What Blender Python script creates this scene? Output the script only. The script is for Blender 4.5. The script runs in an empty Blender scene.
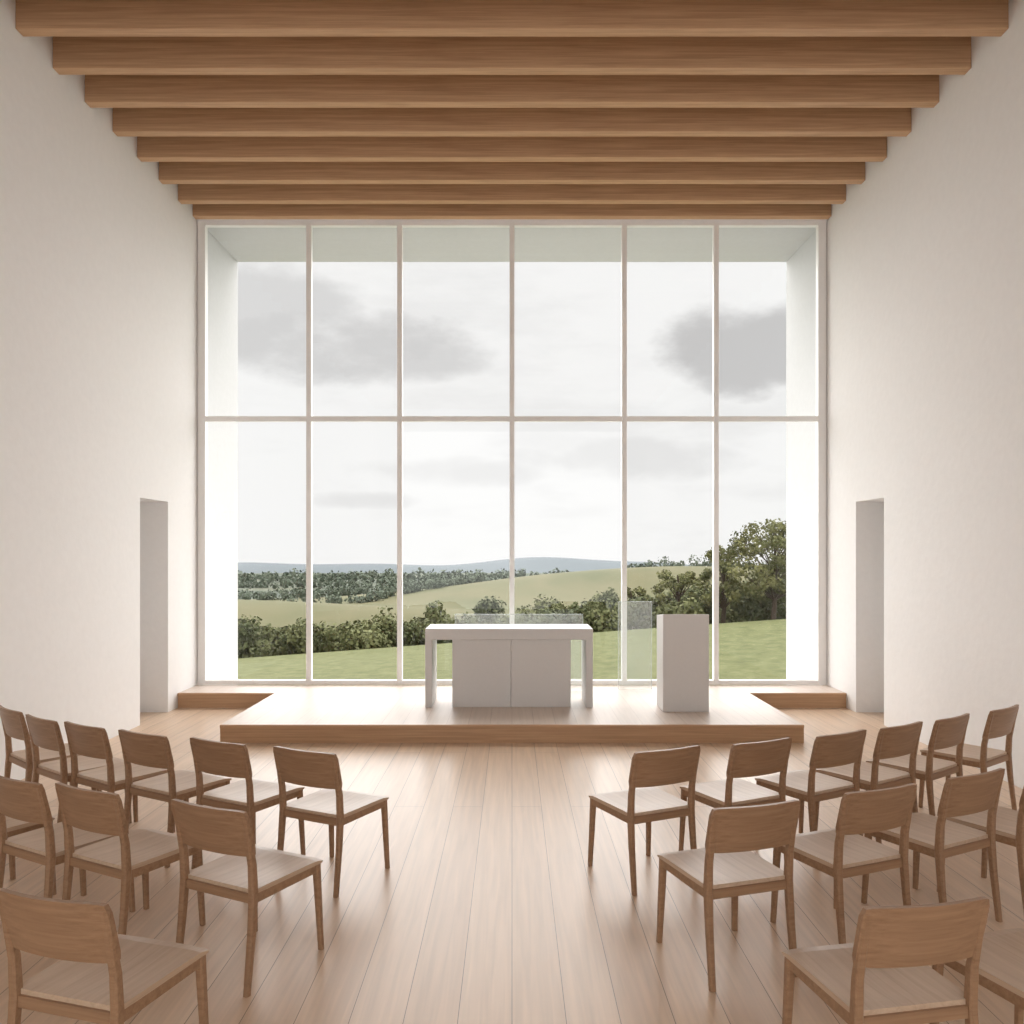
import bpy, bmesh, math, random
import numpy as np
from mathutils import Vector, Matrix, noise
random.seed(7); np.random.seed(7)
scene = bpy.context.scene
COL = scene.collection

CAM_H = 1.85
W = 4.02            # half room width
YW = 10.84          # window plane
ZW = 6.11           # window head
ZB = 6.10           # underside of beams
PH = 0.177          # platform height

# ------------------------------------------------------------------ materials
def new_mat(name):
    m = bpy.data.materials.new(name); m.use_nodes = True
    nt = m.node_tree
    return m, nt, nt.nodes["Principled BSDF"]

def lin(r, g, b, k=1.0):
    f = lambda c: ((c/255+0.055)/1.055)**2.4 if c/255 > 0.04045 else c/255/12.92
    return (f(r)*k, f(g)*k, f(b)*k, 1)

def wood_mat(name, dark, light, axis='X', rough=0.45, scale=1.0, spec=0.4, bump=0.08, dist=.5):
    m, nt, b = new_mat(name)
    N, L = nt.nodes, nt.links
    tc = N.new("ShaderNodeTexCoord"); mp = N.new("ShaderNodeMapping")
    s = {'X': (0.7, 26, 26), 'Y': (26, 0.7, 26), 'Z': (26, 26, 0.7)}[axis]
    mp.inputs["Scale"].default_value = [v*scale for v in s]
    L.new(tc.outputs["Object"], mp.inputs["Vector"])
    n1 = N.new("ShaderNodeTexNoise"); n1.inputs["Scale"].default_value = 1.6
    n1.inputs["Detail"].default_value = 5; n1.inputs["Roughness"].default_value = .65
    n1.inputs["Distortion"].default_value = dist
    L.new(mp.outputs[0], n1.inputs["Vector"])
    cr = N.new("ShaderNodeValToRGB")
    cr.color_ramp.elements[0].position = .3; cr.color_ramp.elements[0].color = dark
    cr.color_ramp.elements[1].position = .7; cr.color_ramp.elements[1].color = light
    L.new(n1.outputs["Fac"], cr.inputs[0]); L.new(cr.outputs[0], b.inputs["Base Color"])
    bp = N.new("ShaderNodeBump"); bp.inputs["Strength"].default_value = bump
    bp.inputs["Distance"].default_value = .01
    L.new(n1.outputs["Fac"], bp.inputs["Height"]); L.new(bp.outputs[0], b.inputs["Normal"])
    b.inputs["Roughness"].default_value = rough
    b.inputs["Specular IOR Level"].default_value = spec
    return m

def floor_mat(name, c1, c2, seam, rough, width=.215, spec=.5, lo=.88):
    m, nt, b = new_mat(name)
    N, L = nt.nodes, nt.links
    tc = N.new("ShaderNodeTexCoord"); sp = N.new("ShaderNodeSeparateXYZ"); cb = N.new("ShaderNodeCombineXYZ")
    L.new(tc.outputs["Object"], sp.inputs[0])
    L.new(sp.outputs["Y"], cb.inputs["X"]); L.new(sp.outputs["X"], cb.inputs["Y"])
    br = N.new("ShaderNodeTexBrick")
    br.inputs["Scale"].default_value = 1; br.inputs["Brick Width"].default_value = 4.6
    br.inputs["Row Height"].default_value = width; br.inputs["Mortar Size"].default_value = .002
    br.inputs["Mortar Smooth"].default_value = .3
    br.offset = .37
    br.inputs["Color1"].default_value = c1; br.inputs["Color2"].default_value = c2
    br.inputs["Mortar"].default_value = seam
    L.new(cb.outputs[0], br.inputs["Vector"])
    mp = N.new("ShaderNodeMapping"); mp.inputs["Scale"].default_value = (22, .8, 1)
    L.new(tc.outputs["Object"], mp.inputs["Vector"])
    n = N.new("ShaderNodeTexNoise"); n.inputs["Scale"].default_value = 1.5; n.inputs["Detail"].default_value = 6
    n.inputs["Distortion"].default_value = .6
    L.new(mp.outputs[0], n.inputs["Vector"])
    mr = N.new("ShaderNodeMapRange"); mr.inputs[1].default_value = .3; mr.inputs[2].default_value = .7
    mr.inputs[3].default_value = lo; mr.inputs[4].default_value = 1.07
    L.new(n.outputs["Fac"], mr.inputs[0])
    mx = N.new("ShaderNodeMix"); mx.data_type = 'RGBA'; mx.blend_type = 'MULTIPLY'; mx.inputs[0].default_value = 1
    L.new(br.outputs["Color"], mx.inputs[6]); L.new(mr.outputs[0], mx.inputs[7])
    L.new(mx.outputs[2], b.inputs["Base Color"])
    b.inputs["Roughness"].default_value = rough; b.inputs["Specular IOR Level"].default_value = spec
    bp = N.new("ShaderNodeBump"); bp.inputs["Strength"].default_value = .15; bp.inputs["Distance"].default_value = .002
    inv = N.new("ShaderNodeMath"); inv.operation = 'SUBTRACT'; inv.inputs[0].default_value = 1
    L.new(br.outputs["Fac"], inv.inputs[1]); L.new(inv.outputs[0], bp.inputs["Height"])
    L.new(bp.outputs[0], b.inputs["Normal"])
    return m

def plain_mat(name, col, rough=.6, nscale=60, bump=.05, var=.03, spec=.3):
    m, nt, b = new_mat(name)
    N, L = nt.nodes, nt.links
    tc = N.new("ShaderNodeTexCoord")
    n = N.new("ShaderNodeTexNoise"); n.inputs["Scale"].default_value = nscale; n.inputs["Detail"].default_value = 3
    L.new(tc.outputs["Object"], n.inputs["Vector"])
    cr = N.new("ShaderNodeValToRGB")
    cr.color_ramp.elements[0].position = .3; cr.color_ramp.elements[1].position = .7
    cr.color_ramp.elements[0].color = tuple(c*(1-var) for c in col[:3])+(1,)
    cr.color_ramp.elements[1].color = tuple(min(1, c*(1+var)) for c in col[:3])+(1,)
    L.new(n.outputs["Fac"], cr.inputs[0]); L.new(cr.outputs[0], b.inputs["Base Color"])
    bp = N.new("ShaderNodeBump"); bp.inputs["Strength"].default_value = bump; bp.inputs["Distance"].default_value = .01
    L.new(n.outputs["Fac"], bp.inputs["Height"]); L.new(bp.outputs[0], b.inputs["Normal"])
    b.inputs["Roughness"].default_value = rough; b.inputs["Specular IOR Level"].default_value = spec
    return m

M_wall = plain_mat("plaster_white", (.87, .858, .85, 1), .85, 14, .2, .012, .15)
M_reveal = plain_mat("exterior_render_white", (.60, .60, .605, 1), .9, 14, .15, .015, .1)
M_ceil = plain_mat("ceiling_white", (.84, .82, .80, 1), .9, 20, .1, .02, .1)
M_white = plain_mat("white_lacquer", (.70, .685, .675, 1), .4, 30, .01, .01, .4)
M_frame = plain_mat("window_frame_paint", (.90, .89, .88, 1), .45, 30, .01, .01, .4)
M_bounce = plain_mat("pale_bounce_ground", (.62, .61, .59, 1), .8, 8, .1, .05, .2)  # for the added ground that bounces light onto the soffit
M_beam = wood_mat("oak_beam", lin(174, 136, 103), lin(207, 169, 133), 'X', .55, 1.0)
M_nose = wood_mat("oak_riser", lin(174, 138, 105), lin(202, 165, 130), 'X', .45, 1.0)
M_chair = wood_mat("oak_chair_frame", lin(140, 108, 82), lin(166, 132, 103), 'X', .42, 1.3, .35, .03)
M_seat = wood_mat("oak_chair_seat", lin(184, 157, 133), lin(204, 179, 155), 'Y', .4, 1.0, .4, .02)
M_floor = floor_mat("oak_floor_boards", lin(220, 193, 167), lin(211, 183, 157), lin(140, 114, 94), .33, spec=.45)
M_plat = floor_mat("pale_oak_platform", lin(214, 199, 187), lin(209, 193, 181), lin(176, 158, 146), .45, spec=.35, lo=.95)

# ------------------------------------------------------------------ mesh helpers
def mesh_obj(name, verts, faces, mats, parent=None, smooth=False, mat_idx=None):
    me = bpy.data.meshes.new(name); me.from_pydata(verts, [], faces)
    for m in (mats if isinstance(mats, (list, tuple)) else [mats]): me.materials.append(m)
    if mat_idx is not None: me.polygons.foreach_set("material_index", mat_idx)
    if smooth: me.polygons.foreach_set("use_smooth", [True]*len(me.polygons))
    me.update()
    o = bpy.data.objects.new(name, me); COL.objects.link(o)
    if parent: o.parent = parent
    return o

def box(name, x0, x1, y0, y1, z0, z1, mat, parent=None, bevel=0):
    cx, cy, cz = (x0+x1)/2, (y0+y1)/2, (z0+z1)/2
    bm = bmesh.new(); bmesh.ops.create_cube(bm, size=1)
    bmesh.ops.scale(bm, vec=(x1-x0, y1-y0, z1-z0), verts=bm.verts)
    if bevel: bmesh.ops.bevel(bm, geom=bm.edges[:], offset=bevel, segments=2, profile=.5, affect='EDGES')
    me = bpy.data.meshes.new(name); bm.to_mesh(me); bm.free()
    me.materials.append(mat)
    o = bpy.data.objects.new(name, me); COL.objects.link(o); o.location = (cx, cy, cz)
    if parent: o.parent = parent
    return o

def empty(name, loc=(0, 0, 0)):
    e = bpy.data.objects.new(name, None); COL.objects.link(e); e.location = loc
    e.empty_display_size = .1
    return e

def add_box(bm, x0, x1, y0, y1, z0, z1, bevel=0, mi=0):
    r = bmesh.ops.create_cube(bm, size=1, matrix=Matrix.Translation(((x0+x1)/2, (y0+y1)/2, (z0+z1)/2)) @ Matrix.Diagonal((x1-x0, y1-y0, z1-z0, 1)))
    fs = set(f for v in r['verts'] for f in v.link_faces)
    for f in fs: f.material_index = mi
    if bevel:
        es = list(set(e for v in r['verts'] for e in v.link_edges))
        bmesh.ops.bevel(bm, geom=es, offset=bevel, segments=2, profile=.5, affect='EDGES')

def bm_obj(name, bm, mats, parent=None):
    bmesh.ops.recalc_face_normals(bm, faces=bm.faces[:])
    me = bpy.data.meshes.new(name); bm.to_mesh(me); bm.free()
    for m in (mats if isinstance(mats, (list, tuple)) else [mats]): me.materials.append(m)
    o = bpy.data.objects.new(name, me); COL.objects.link(o)
    if parent: o.parent = parent
    return o

# ------------------------------------------------------------------ room shell
YB = -4.0; T = .9; ZC = 6.62
D0, D1, DZ = 9.186, 9.933, 2.46     # side openings
box("floor", -W-T, W+T, YB-.3, YW+.12, -.25, 0, M_floor)
for side, s in (("left", -1), ("right", 1)):
    bm = bmesh.new()
    xa, xb = sorted((s*W, s*(W+T)))
    add_box(bm, xa, xb, YB, D0, 0, ZC)
    add_box(bm, xa, xb, D0, D1, DZ, ZC)
    add_box(bm, xa, xb, D1, YW+.1, 0, ZC)
    xo, xp = sorted((s*(W+T-.08), s*(W+T)))
    add_box(bm, xo, xp, D0, D1, 0, DZ)
    bm_obj("wall_"+side, bm, M_wall)
bm = bmesh.new()   # unseen rear wall; large opening added to let in fill light
add_box(bm, -W-T, -3.4, YB-.3, YB, 0, ZC); add_box(bm, 3.4, W+T, YB-.3, YB, 0, ZC)
add_box(bm, -3.4, 3.4, YB-.3, YB, 5.6, ZC)
bm_obj("wall_back", bm, M_wall)
box("wall_front", -W, W, YW-.02, YW+.1, ZW, ZC, M_wall)
box("ceiling", -W-T, W+T, YB-.3, YW+.1, ZC, ZC+.25, M_ceil)
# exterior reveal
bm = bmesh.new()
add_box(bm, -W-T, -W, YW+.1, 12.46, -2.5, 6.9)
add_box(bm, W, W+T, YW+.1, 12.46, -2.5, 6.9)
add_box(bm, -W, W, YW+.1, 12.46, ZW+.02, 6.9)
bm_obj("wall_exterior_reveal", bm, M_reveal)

# beams
for k in range(-18, 8):
    y = 6.876+.5575*k
    if k == 7: y = 10.69
    box("ceiling_beam", -W+.001, W-.001, y, y+.11, ZB, ZC-.001, M_beam, bevel=.006)

# platform T
bm = bmesh.new()
P = [(-2.857, 8.32), (2.857, 8.32), (2.857, 10.22), (W-.002, 10.22), (W-.002, YW+.0), (-W+.002, YW+.0), (-W+.002, 10.22), (-2.857, 10.22)]
def prism(bm, pts, z0, z1, top_mi, side_mi):
    lo = [bm.verts.new((x, y, z0)) for x, y in pts]; hi = [bm.verts.new((x, y, z1)) for x, y in pts]
    f = bm.faces.new(hi); f.material_index = top_mi
    f = bm.faces.new(lo[::-1]); f.material_index = side_mi
    n = len(pts)
    for i in range(n):
        f = bm.faces.new((lo[i], lo[(i+1) % n], hi[(i+1) % n], hi[i])); f.material_index = side_mi
prism(bm, P, 0.0005, PH, 0, 1)
bm_obj("altar_platform", bm, [M_plat, M_nose])
bm = bmesh.new()
add_box(bm, -2.857, 2.857, 8.305, 8.345, PH-.03, PH+.002, .004)
add_box(bm, -W+.003, -2.857, 10.205, 10.245, PH-.03, PH+.002, .004)
add_box(bm, 2.857, W-.003, 10.205, 10.245, PH-.03, PH+.002, .004)
bm_obj("trim_platform_nosing", bm, M_nose)

# ------------------------------------------------------------------ window
s = 850/YW
def xw(px): return (px-512)/s
win = empty("window_1", (0, YW, PH))
def wbox(name, px0, px1, z0, z1, mat=M_frame, y0=YW, y1=YW+.1):
    o = box(name, xw(px0), xw(px1), y0, y1, z0, z1, mat, bevel=.004)
    o.parent = win; o.matrix_parent_inverse = Matrix.Translation((0, YW, PH)).inverted()
    return o
zt0 = CAM_H-(421-554)/s; zt1 = CAM_H-(416-554)/s
wbox("jamb_left", 197.3, 205, PH+.001, ZW-.001, y0=YW+.002, y1=YW+.098)
wbox("jamb_right", 818.5, 826.7, PH+.001, ZW-.001, y0=YW+.002, y1=YW+.098)
ms = [(306, 311), (397, 402), (509.5, 514.5), (622, 627), (714, 719)]
for i, (a, b_) in enumerate(ms): wbox("mullion_%d" % (i+1), a, b_, PH+.001, ZW-.001, y0=YW+.002, y1=YW+.092)
wbox("head_rail", 204, 819.5, ZW-.065, ZW-.002, y0=YW+.006, y1=YW+.088)
wbox("transom", 204, 819.5, zt0, zt1, y0=YW+.01, y1=YW+.085)
wbox("sill_rail", 204, 819.5, PH+.002, PH+.06, y0=YW+.006, y1=YW+.088)
gm = bpy.data.materials.new("window_glass"); gm.use_nodes = True
nt = gm.node_tree; nt.nodes.clear()
o_ = nt.nodes.new("ShaderNodeOutputMaterial"); mixs = nt.nodes.new("ShaderNodeMixShader")
tr = nt.nodes.new("ShaderNodeBsdfTransparent"); gl = nt.nodes.new("ShaderNodeBsdfGlossy"); gl.inputs["Roughness"].default_value = 0.0
fr = nt.nodes.new("ShaderNodeFresnel"); fr.inputs["IOR"].default_value = 1.5
tr.inputs[0].default_value = (.99, .99, .99, 1)
nt.links.new(fr.outputs[0], mixs.inputs[0]); nt.links.new(tr.outputs[0], mixs.inputs[1]); nt.links.new(gl.outputs[0], mixs.inputs[2])
nt.links.new(mixs.outputs[0], o_.inputs[0])
xg0, xg1 = xw(203), xw(820.5)
g = mesh_obj("glass_pane", [(xg0, YW+.05, PH+.03), (xg1, YW+.05, PH+.03), (xg1, YW+.05, ZW-.03), (xg0, YW+.05, ZW-.03)], [(0, 1, 2, 3)], gm)
g.parent = win; g.matrix_parent_inverse = Matrix.Translation((0, YW, PH)).inverted()

# ------------------------------------------------------------------ altar
al = empty("altar_table", (0, 9.24, PH))
def abox(par, name, x0, x1, y0, y1, z0, z1, mat, bevel=.005):
    o = box(name, x0, x1, y0, y1, z0, z1, mat, bevel=bevel)
    o.parent = par; o.matrix_parent_inverse = Matrix.Translation(par.location).inverted(); return o
ax0, ax1 = (425-512)/92, (593-512)/92
ZA = PH+.86
abox(al, "table_top", ax0, ax1, 9.24, 9.86, ZA-.12, ZA, M_white, .006)
abox(al, "leg_left", ax0, ax0+.075, 9.25, 9.85, PH+.001, ZA-.12, M_white)
abox(al, "leg_right", ax1-.075, ax1, 9.25, 9.85, PH+.001, ZA-.12, M_white)
abox(al, "cabinet_left", (452-512)/92, (511-512)/92-.003, 9.28, 9.8, PH+.001, ZA-.12, M_white, .004)
abox(al, "cabinet_right", (511-512)/92+.003, (571-512)/92, 9.28, 9.8, PH+.001, ZA-.12, M_white, .004)
abox(al, "base_plinth", (455-512)/92, (568-512)/92, 9.3, 9.78, PH+.0005, ZA-.13, M_frame, .002)
bm = bmesh.new()
lx0, lx1 = (663-512)/94.4, (709-512)/94.4
y0, y1 = 9.0, 9.40
zf, zb = PH+1.0, PH+1.035
vs = [(lx0, y0, PH+.001), (lx1, y0, PH+.001), (lx1, y1, PH+.001), (lx0, y1, PH+.001), (lx0, y0, zb), (lx1, y0, zb), (lx1, y1, zf), (lx0, y1, zf)]
v = [bm.verts.new(c) for c in vs]
for f in ((0, 1, 5, 4), (1, 2, 6, 5), (2, 3, 7, 6), (3, 0, 4, 7), (4, 5, 6, 7), (3, 2, 1, 0)): bm.faces.new([v[i] for i in f])
bmesh.ops.bevel(bm, geom=bm.edges[:], offset=.006, segments=2, profile=.5, affect='EDGES')
bm_obj("lectern", bm, M_white)

# added translucent panels imitating reflections of altar and lectern in the window
def reflection_mat(name, f):
    refl = bpy.data.materials.new(name); refl.use_nodes = True
    nt = refl.node_tree; nt.nodes.clear()
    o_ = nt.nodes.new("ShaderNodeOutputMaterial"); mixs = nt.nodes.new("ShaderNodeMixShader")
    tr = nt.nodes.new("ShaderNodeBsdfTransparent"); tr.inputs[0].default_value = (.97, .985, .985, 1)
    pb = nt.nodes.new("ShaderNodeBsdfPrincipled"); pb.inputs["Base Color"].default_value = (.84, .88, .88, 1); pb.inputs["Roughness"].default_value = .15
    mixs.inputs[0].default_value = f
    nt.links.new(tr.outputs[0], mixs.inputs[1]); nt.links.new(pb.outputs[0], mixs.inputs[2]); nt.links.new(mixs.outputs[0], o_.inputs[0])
    return refl
M_refl = reflection_mat("reflection_pale", .17); M_refl_edge = reflection_mat("reflection_edge", .35)  # pale mix imitates the reflected light, brighter along the rim
def add_reflection(x0, x1, y, z1):
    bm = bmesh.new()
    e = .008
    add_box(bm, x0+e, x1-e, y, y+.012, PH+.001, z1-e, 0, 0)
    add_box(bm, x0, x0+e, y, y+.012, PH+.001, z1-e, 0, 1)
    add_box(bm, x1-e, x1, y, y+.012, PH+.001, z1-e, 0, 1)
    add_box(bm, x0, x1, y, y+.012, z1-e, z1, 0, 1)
    bm_obj("reflection_panel", bm, [M_refl, M_refl_edge])
add_reflection(-.70, .87, 10.40, 1.116)
add_reflection(1.31, 1.73, 10.50, 1.265)

# ------------------------------------------------------------------ chairs
def sweep(bm, pts, mi=0):
    rings = []
    for x, y, z, wx, wy in pts:
        c = min(wx, wy)*.22
        r = [(-wx/2+c, -wy/2), (wx/2-c, -wy/2), (wx/2, -wy/2+c), (wx/2, wy/2-c), (wx/2-c, wy/2), (-wx/2+c, wy/2), (-wx/2, wy/2-c), (-wx/2, -wy/2+c)]
        rings.append([bm.verts.new((x+a, y+b, z)) for a, b in r])
    for a, b in zip(rings, rings[1:]):
        for i in range(8):
            f = bm.faces.new((a[i], a[(i+1) % 8], b[(i+1) % 8], b[i])); f.material_index = mi
    f = bm.faces.new(rings[0][::-1]); f.material_index = mi
    f = bm.faces.new(rings[-1]); f.material_index = mi

def grid_slab(bm, fn_top, fn_bot, nu, nv, mi):
    A = [[bm.verts.new(fn_top(-1+2*i/nu, j/nv)) for i in range(nu+1)] for j in range(nv+1)]
    B = [[bm.verts.new(fn_bot(-1+2*i/nu, j/nv)) for i in range(nu+1)] for j in range(nv+1)]
    fs = []
    for j in range(nv):
        for i in range(nu):
            fs.append(bm.faces.new((A[j][i], A[j][i+1], A[j+1][i+1], A[j+1][i])))
            fs.append(bm.faces.new((B[j][i], B[j+1][i], B[j+1][i+1], B[j][i+1])))
    for i in range(nu):
        fs.append(bm.faces.new((A[0][i], B[0][i], B[0][i+1], A[0][i+1])))
        fs.append(bm.faces.new((A[nv][i], A[nv][i+1], B[nv][i+1], B[nv][i])))
    for j in range(nv):
        fs.append(bm.faces.new((A[j][0], A[j+1][0], B[j+1][0], B[j][0])))
        fs.append(bm.faces.new((A[j][nu], B[j][nu], B[j+1][nu], A[j+1][nu])))
    for f in fs: f.material_index = mi; f.smooth = False

bm = bmesh.new()
for sx in (-1, 1):
    sweep(bm, [(sx*.206, -.03, 0, .026, .028), (sx*.204, -.002, .25, .030, .034), (sx*.202, .012, .43, .032, .04),
               (sx*.202, .005, .56, .030, .036), (sx*.202, -.022, .70, .028, .03), (sx*.202, -.045, .79, .025, .024)])
    sweep(bm, [(sx*.206, .445, 0, .024, .026), (sx*.2, .432, .25, .03, .032), (sx*.197, .422, .428, .033, .036)])
    add_box(bm, sx*.197-.011, sx*.197+.011, .02, .42, .385, .428, .003)
add_box(bm, -.19, .19, .412, .434, .385, .428, .003)
add_box(bm, -.19, .19, .004, .024, .385, .428, .003)
def sw(vv): return .209+.010*vv
def rc(u, vv):
    y = .015+.44*vv
    y += -.012*(abs(u)**6) if vv > .5 else 0
    return y
st = lambda u, vv: (u*sw(vv), rc(u, vv), .449-.012*(1-u*u)*math.sin(math.pi*min(1, vv*1.05))**.8-(.006*max(0, vv-.85)/.15) if 0 < vv < 1 else .446-(.008 if vv == 1 else 0))
sb = lambda u, vv: (u*sw(vv)*.985, rc(u, vv), .426)
grid_slab(bm, st, sb, 14, 10, 1)
def bp(u, vv, off):
    z = .60+.215*vv
    cz = 1-.04*(abs(u)**10)*(abs(2*vv-1)**8)
    bow = -.03*(1-u*u)
    lean = -.006-(.052*vv)
    x = u*.221*cz
    if vv > .99: z -= .006*abs(u)**10
    if vv < .01: z += .006*abs(u)**10
    return (x, lean+bow+off+.012, z)
grid_slab(bm, lambda u, v_: bp(u, v_, 0.009), lambda u, v_: bp(u, v_, -0.011), 18, 6, 0)
bmesh.ops.scale(bm, vec=(1, 1, .955), verts=bm.verts[:])
bmesh.ops.recalc_face_normals(bm, faces=bm.faces[:])
chair_me = bpy.data.meshes.new("chapel_chair"); bm.to_mesh(chair_me); bm.free()
chair_me.materials.append(M_chair); chair_me.materials.append(M_seat)
chairs = [
 (308, 749, 27), (221, 740, 28), (146, 732, 30), (88, 724, 33), (45, 717, 38), (14, 708, 42),
 (213, 804, 27), (91, 787, 28), (19, 777, 30), (-60, 765, 32), (56, 894, 17),
 (664, 748, 25), (759, 740, 26), (838, 732, 30), (898, 724, 33), (949, 716, 37), (1001, 707, 38),
 (753, 803, 18), (877, 787, 23), (972, 772, 28), (1050, 764, 30), (923, 900, 11), (1098, 888, 18)]
for cx, ty, ang in chairs:
    d = 850*1.07/(ty-554)
    x = (cx-512)/850*d
    o = bpy.data.objects.new("chapel_chair", chair_me); COL.objects.link(o)
    o.location = (x, d+.04, .0005)
    o.rotation_euler = (0, 0, math.radians(-ang if x < 0 else ang))

# ------------------------------------------------------------------ landscape
def terrain_z(x, y):
    lawn_c = -.8+.075*x
    t = (y-11)/(28-11)
    z_l = -.35+(lawn_c+.35)*np.clip(t, 0, 1)
    drop = np.clip(y-28, 0, None)
    z_l = z_l-.0045*drop**2*np.exp(-drop/60)
    base = -15-(y-60)*.004
    k = 1/(1+np.exp(-(y-62)/9))
    z = z_l*(1-k)+base*k
    z = z+8.4*np.exp(-((x+75)/55)**2/2-((y-165)/28)**2/2)*k
    z = z+13.8*np.exp(-((x-55)/68)**2/2-((y-270)/50)**2/2)*k
    z = z+.25*np.sin(x*.11+1)*np.sin(y*.07)*np.clip((y-30)/40, 0, 1)
    return z

def grid_terrain(name, xs_fn, ys, nx, mat, zfn):
    V = []; F = []
    for j, y in enumerate(ys):
        half = xs_fn(y)
        xs = np.linspace(-half, half, nx)
        zs = zfn(xs, np.full(nx, y))
        V += list(zip(xs.tolist(), [float(y)]*nx, zs.tolist()))
    for j in range(len(ys)-1):
        for i in range(nx-1):
            a = j*nx+i; F.append((a, a+1, a+nx+1, a+nx))
    return mesh_obj(name, V, F, mat, smooth=True)

def ground_mat(name, cols, scale, sc=(1, 1, 1), det=3, rg=.5):
    m, nt, b = new_mat(name); N, L = nt.nodes, nt.links
    tc = N.new("ShaderNodeTexCoord"); mp = N.new("ShaderNodeMapping"); mp.inputs["Scale"].default_value = sc
    L.new(tc.outputs["Object"], mp.inputs[0])
    n = N.new("ShaderNodeTexNoise"); n.inputs["Scale"].default_value = scale; n.inputs["Detail"].default_value = det
    n.inputs["Roughness"].default_value = rg
    L.new(mp.outputs[0], n.inputs["Vector"])
    cr = N.new("ShaderNodeValToRGB"); els = cr.color_ramp.elements
    els[0].position = .35; els[0].color = cols[0]; els[1].position = .65; els[1].color = cols[-1]
    for i, c in enumerate(cols[1:-1]):
        e = els.new(.35+.3*(i+1)/(len(cols)-1)); e.color = c
    L.new(n.outputs["Fac"], cr.inputs[0]); L.new(cr.outputs[0], b.inputs["Base Color"])
    b.inputs["Roughness"].default_value = .95; b.inputs["Specular IOR Level"].default_value = .1
    return m
K = 1/3.1
M_lawn = ground_mat("lawn_grass", [lin(118, 126, 76, .37), lin(144, 149, 96, .37), lin(164, 166, 116, .37)], 3.0, sc=(1, .6, 1), det=7, rg=.75)
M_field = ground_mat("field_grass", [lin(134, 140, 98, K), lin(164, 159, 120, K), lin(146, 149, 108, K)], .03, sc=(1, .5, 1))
M_plain = ground_mat("distant_plain", [lin(112, 124, 110, K), lin(132, 142, 124, K), lin(152, 156, 132, K)], .012, sc=(1, 1.5, 1))  # muted, lifted greens carry some of the distance haze
M_far = ground_mat("distant_hills", [lin(156, 168, 174, K), lin(172, 182, 188, K)], .004, sc=(1, .3, 1))  # aerial haze painted in as a pale bluish base colour
ys1 = np.concatenate([np.linspace(14.05, 40, 46), np.linspace(41, 56, 14)])
grid_terrain("lawn", lambda y: 14+y*.9, ys1, 90, M_lawn, terrain_z)
box("bounce_ground", -W+.01, W-.01, YW+.13, 12.46, -.6, -.36, M_bounce)  # added out of view to bounce light up onto the reveal soffit
box("bounce_ground", -12, 12, 12.47, 14.04, -.75, -.45, M_bounce)  # outer part of the added light-bouncing ground, also unseen
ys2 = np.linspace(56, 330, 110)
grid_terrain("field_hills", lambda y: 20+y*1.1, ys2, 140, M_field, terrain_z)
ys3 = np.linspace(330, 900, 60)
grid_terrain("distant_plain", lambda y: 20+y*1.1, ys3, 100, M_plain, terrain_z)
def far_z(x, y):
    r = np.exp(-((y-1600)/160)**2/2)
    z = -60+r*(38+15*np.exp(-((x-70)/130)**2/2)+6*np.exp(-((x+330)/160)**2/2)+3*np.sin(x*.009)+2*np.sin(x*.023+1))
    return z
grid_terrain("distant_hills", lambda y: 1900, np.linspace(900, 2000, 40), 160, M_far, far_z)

def foliage_mat(name, cols, scale=1.2):
    m, nt, b = new_mat(name); N, L = nt.nodes, nt.links
    tc = N.new("ShaderNodeTexCoord")
    n = N.new("ShaderNodeTexNoise"); n.inputs["Scale"].default_value = scale; n.inputs["Detail"].default_value = 3
    L.new(tc.outputs["Object"], n.inputs["Vector"])
    cr = N.new("ShaderNodeValToRGB"); els = cr.color_ramp.elements
    els[0].position = .35; els[0].color = cols[0]; els[1].position = .65; els[1].color = cols[1]
    L.new(n.outputs["Fac"], cr.inputs[0]); L.new(cr.outputs[0], b.inputs["Base Color"])
    b.inputs["Roughness"].default_value = .8; b.inputs["Specular IOR Level"].default_value = .1
    return m
K2 = 1/1.4
M_leaf = foliage_mat("leaf_near", [lin(96, 100, 64, K2), lin(140, 139, 94, K2)], 1.2)
M_leaf2 = foliage_mat("leaf_hedge", [lin(84, 91, 62, K2), lin(124, 127, 88, K2)], .5)
M_leaf3 = foliage_mat("leaf_far", [lin(96, 107, 92, K2), lin(118, 127, 110, K2)], .06)  # greyed leaf colour includes the haze of distance
M_bark = plain_mat("bark", lin(92, 78, 64, .5), .9, 12, .5, .2)

def leaves(clumps, size, per):
    V = []
    for (cx, cy, cz, rx, ry, rz) in clumps:
        n = int(per)
        d = np.random.normal(size=(n, 3)); d /= np.linalg.norm(d, axis=1)[:, None]
        r = np.random.uniform(.45, 1.08, size=(n, 1))
        p = d*r*np.array([rx, ry, rz])+np.array([cx, cy, cz])
        nrm = d+np.random.normal(scale=.5, size=(n, 3)); nrm /= np.linalg.norm(nrm, axis=1)[:, None]
        t = np.cross(nrm, np.random.normal(size=(n, 3))); t /= np.linalg.norm(t, axis=1)[:, None]
        b = np.cross(nrm, t)
        sz = size*np.random.uniform(.6, 1.3, size=(n, 1))
        q = np.stack([p-t*sz*.5, p-b*sz*.36, p+t*sz*.5, p+b*sz*.36], axis=1)
        V.append(q.reshape(-1, 3))
    V = np.concatenate(V); nF = len(V)//4
    F = np.arange(nF*4).reshape(-1, 4)
    return V, F

def leaf_obj(name, clumps, size, per, mat, parent=None):
    V, F = leaves(clumps, size, per)
    return mesh_obj(name, V.tolist(), F.tolist(), mat, parent)

def tz(x, y): return float(terrain_z(np.array([x]), np.array([y]))[0])

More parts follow.
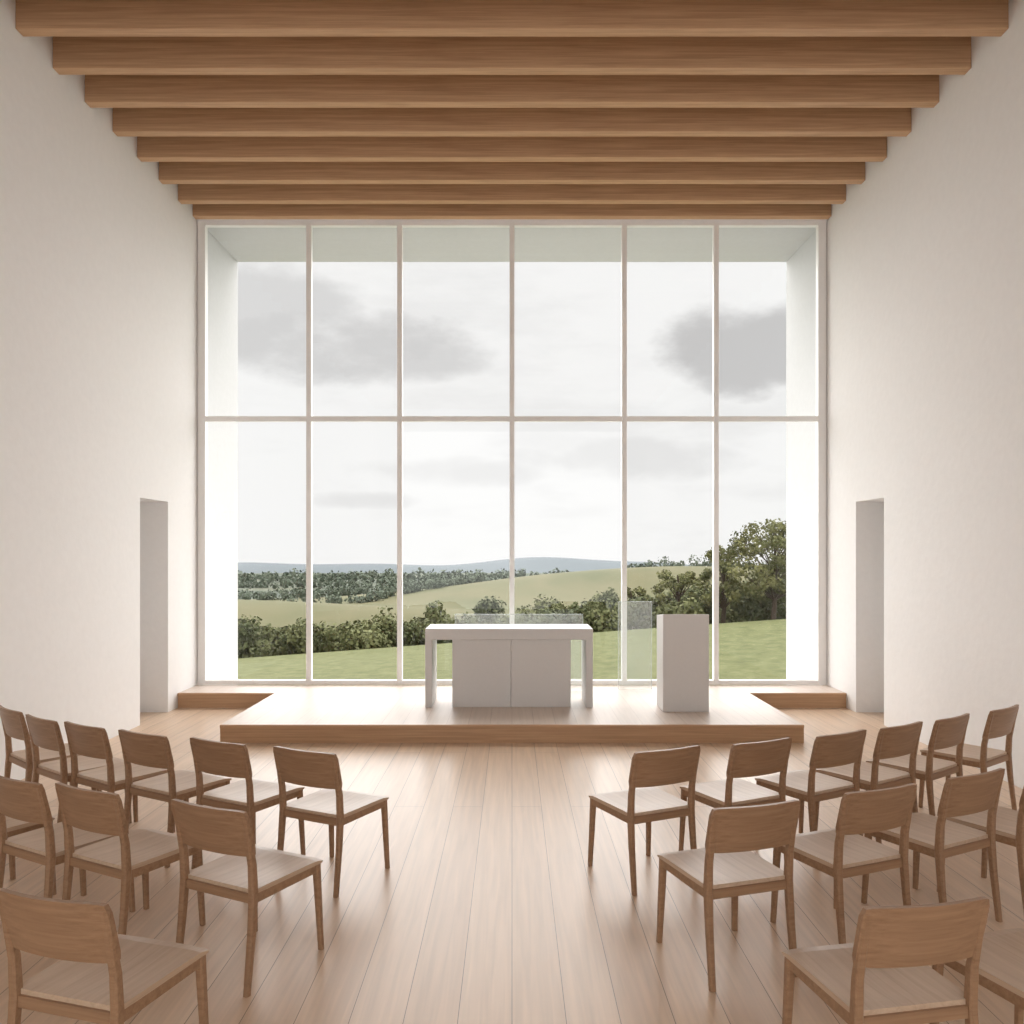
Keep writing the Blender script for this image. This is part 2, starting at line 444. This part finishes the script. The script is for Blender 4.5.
def bush_clumps(x, y, h, w, n=7):
    z0 = tz(x, y)-.2; out = []
    for _ in range(n):
        a = random.uniform(0, 6.28); r = random.uniform(0, w*.45)
        zz = random.uniform(.2, .8)*h
        rr = random.uniform(.28, .42)*w*(1.1-zz/h*.35)
        out.append((x+r*math.cos(a), y+r*math.sin(a), z0+zz, rr, rr, rr*.8*h/w if h > w else rr*.8))
    return out
cl = []
for i in range(70):
    px = -22+i*(30/70)+random.uniform(-.3, .3)
    y = 35+random.uniform(-1, 5)
    top = -.9+.035*px+random.uniform(-.3, .3)
    if random.random() < .14: top += .55
    h = max(1.2, top-tz(px, y)+.2)
    cl += bush_clumps(px, y, h, random.uniform(1.3, 2.0), 8)
leaf_obj("hedgerow", cl, .18, 190, M_leaf2)
cl = []
for i in range(50):
    px = 1.5+i*(19/50)+random.uniform(-.3, .3)
    y = 37+random.uniform(-2, 6)
    top = -.35+.12*max(0, px-2)*.9+random.uniform(-.45, .4)
    top = min(top, 1.3)
    h = max(1.4, top-tz(px, y)+.2)
    cl += bush_clumps(px, y, h, random.uniform(1.4, 2.3), 8)
leaf_obj("shrub_belt", cl, .17, 200, M_leaf2)

def tree(x, y, h, w, n_cl, per, leaf=.16):
    e = empty("field_tree", (x, y, tz(x, y)-.1))
    bm = bmesh.new()
    def limb(p0, p1, r0, r1):
        a = Vector(p0); b = Vector(p1); dz = (b-a).normalized()
        q = dz.to_track_quat('Z', 'Y'); R = []
        for t, r in ((0, r0), (.5, (r0+r1)/2), (1, r1)):
            c = a.lerp(b, t)+Vector((math.sin(t*3.1)*.04, 0, 0))
            R.append([bm.verts.new(c+q @ Vector((r*math.cos(k*math.pi/4), r*math.sin(k*math.pi/4), 0))) for k in range(8)])
        for A, B in zip(R, R[1:]):
            for k in range(8): bm.faces.new((A[k], A[(k+1) % 8], B[(k+1) % 8], B[k]))
    limb((0, 0, 0), (.05, 0, h*.5), .11, .07); limb((.05, 0, h*.5), (0, 0, h*.9), .07, .02)
    cls = []
    for i in range(n_cl):
        a = random.uniform(0, 6.28); zz = random.uniform(.26, .95)
        prof = math.sin(math.pi*min(1, max(.08, (zz-.12)/.95)))**.6
        r = random.uniform(.35, 1)*w*.5*prof
        p = (r*math.cos(a), r*math.sin(a), zz*h)
        limb((.03, 0, h*max(.22, zz-.3)), p, .03, .008)
        rr = random.uniform(.10, .17)*w
        cls.append((p[0], p[1], p[2], rr, rr, rr*.75))
    t = bm_obj("trunk", bm, M_bark, e)
    leaf_obj("leaves", cls, leaf, per, M_leaf, e)
tree(10.3, 33.5, 4.0, 3.4, 54, 130, .13)
tree(8.8, 35.5, 3.3, 2.3, 28, 130, .13)
tree(12.8, 35, 4.0, 3.2, 34, 130, .13)
tree(7.2, 37, 2.7, 2.0, 18, 130, .13)
tree(5.3, 38, 2.2, 1.8, 14, 130, .13)

def belt(name, pts, h, dens, size, per, mat):
    cl = []
    for (xa, ya), (xb, yb) in zip(pts, pts[1:]):
        L_ = math.hypot(xb-xa, yb-ya); n = max(2, int(L_*dens))
        for i in range(n):
            t = i/n; x = xa+(xb-xa)*t+random.uniform(-2, 2); y = ya+(yb-ya)*t+random.uniform(-4, 4)
            hh = h*random.uniform(.5, 1.15); r = hh*random.uniform(.45, .8)
            cl.append((x, y, tz(x, y)+hh*.4, r, r, hh*.55))
    leaf_obj(name, cl, size, per, mat)
belt("woodland_belt", [(-150, 290), (-90, 310), (-30, 360)], 5.0, .55, 1.1, 90, M_leaf3)
belt("woodland_belt", [(-62, 232), (-40, 235), (-10, 285)], 4, .5, .9, 90, M_leaf3)
belt("woodland_belt", [(-200, 480), (-100, 460), (0, 480), (90, 470)], 6, .3, 1.6, 70, M_leaf3)
belt("woodland_belt", [(-280, 640), (-100, 660), (60, 640)], 8, .2, 2.5, 60, M_leaf3)
belt("woodland_belt", [(-280, 560), (-100, 570), (20, 540)], 6, .25, 2, 60, M_leaf3)
belt("woodland_belt", [(42, 300), (70, 290), (150, 300)], 5, .5, 1.0, 90, M_leaf3)
belt("woodland_belt", [(-60, 110), (-20, 120), (25, 125), (50, 130)], 4.0, .5, .6, 110, M_leaf2)

# ------------------------------------------------------------------ sky
w = bpy.data.worlds.new("overcast_sky"); scene.world = w; w.use_nodes = True
nt = w.node_tree; N, L = nt.nodes, nt.links; N.clear()
out = N.new("ShaderNodeOutputWorld"); bg = N.new("ShaderNodeBackground"); L.new(bg.outputs[0], out.inputs[0])
tc = N.new("ShaderNodeTexCoord"); sp = N.new("ShaderNodeSeparateXYZ"); L.new(tc.outputs["Generated"], sp.inputs[0])
def math_(op, a, b=None, c=None):
    n = N.new("ShaderNodeMath"); n.operation = op
    for i, v_ in enumerate((a, b, c)):
        if v_ is None: continue
        if isinstance(v_, (int, float)): n.inputs[i].default_value = v_
        else: L.new(v_, n.inputs[i])
    return n.outputs[0]
mp = N.new("ShaderNodeMapping"); mp.inputs["Scale"].default_value = (1, 1, 1.9); L.new(tc.outputs["Generated"], mp.inputs[0])
nz = N.new("ShaderNodeTexNoise"); nz.inputs["Scale"].default_value = 9; nz.inputs["Detail"].default_value = 8; nz.inputs["Roughness"].default_value = .56
L.new(mp.outputs[0], nz.inputs["Vector"])
mp2 = N.new("ShaderNodeMapping"); mp2.inputs["Scale"].default_value = (1, 1, 3.6); L.new(tc.outputs["Generated"], mp2.inputs[0])
nz2 = N.new("ShaderNodeTexNoise"); nz2.inputs["Scale"].default_value = 4.5; nz2.inputs["Detail"].default_value = 7; nz2.inputs["Roughness"].default_value = .58
L.new(mp2.outputs[0], nz2.inputs["Vector"])
nn = math_('SUBTRACT', nz.outputs["Fac"], .5)
total = None
clouds = [(-.19, .235, .155, .04, .56), (-.27, .265, .12, .055, .46), (-.11, .225, .08, .028, .5),
          (.235, .235, .075, .045, .72), (.275, .225, .09, .048, .72), (.12, .11, .14, .028, .28), (-.05, .095, .13, .018, .24), (-.17, .062, .06, .012, .26)]
for cx, cz, a, b, s_ in clouds:
    dx = math_('DIVIDE', math_('SUBTRACT', sp.outputs["X"], cx), a)
    dz = math_('DIVIDE', math_('SUBTRACT', sp.outputs["Z"], cz), b)
    r = math_('ADD', math_('MULTIPLY', dx, dx), math_('MULTIPLY', dz, dz))
    r = math_('ADD', r, math_('MULTIPLY', nn, 3.2))
    mr = N.new("ShaderNodeMapRange"); mr.interpolation_type = 'SMOOTHSTEP'
    mr.inputs[1].default_value = 1.4; mr.inputs[2].default_value = .15; mr.inputs[3].default_value = 0; mr.inputs[4].default_value = s_
    L.new(r, mr.inputs[0])
    total = mr.outputs[0] if total is None else math_('MAXIMUM', total, mr.outputs[0])
front = math_('GREATER_THAN', sp.outputs["Y"], 0)
total = math_('MULTIPLY', total, front)
mr = N.new("ShaderNodeMapRange"); mr.interpolation_type = 'SMOOTHSTEP'
mr.inputs[1].default_value = .47; mr.inputs[2].default_value = .74; mr.inputs[4].default_value = .17
L.new(nz2.outputs["Fac"], mr.inputs[0])
total = math_('MAXIMUM', total, mr.outputs[0])
mix = N.new("ShaderNodeMix"); mix.data_type = 'RGBA'
mix.inputs[6].default_value = (.96, .96, .95, 1); mix.inputs[7].default_value = (.46, .455, .455, 1)
L.new(total, mix.inputs[0]); L.new(mix.outputs[2], bg.inputs[0]); bg.inputs[1].default_value = 1.0

def sun(name, rot, strength, angle, col):
    l = bpy.data.lights.new(name, 'SUN'); l.energy = strength; l.angle = math.radians(angle); l.color = col
    o = bpy.data.objects.new(name, l); COL.objects.link(o); o.rotation_euler = [math.radians(r) for r in rot]; o.location = (0, 20, 20)
sun("sun_overcast", (-62, 0, 0), 10.2, 130, (1, .985, .965))
sun("sun_rear_fill", (68, 0, 0), 4.5, 150, (1, .98, .95))  # added fill from behind the camera, entering by the rear opening

# ------------------------------------------------------------------ camera
cam = bpy.data.cameras.new("camera"); co = bpy.data.objects.new("camera", cam); COL.objects.link(co)
co.location = (0, 0, CAM_H); co.rotation_euler = (math.radians(90), 0, 0)
cam.sensor_width = 36; cam.lens = 850/1024*36; cam.shift_y = 42/1024
cam.clip_end = 5000
scene.camera = co
scene.view_settings.view_transform = 'Standard'
scene.view_settings.exposure = 0
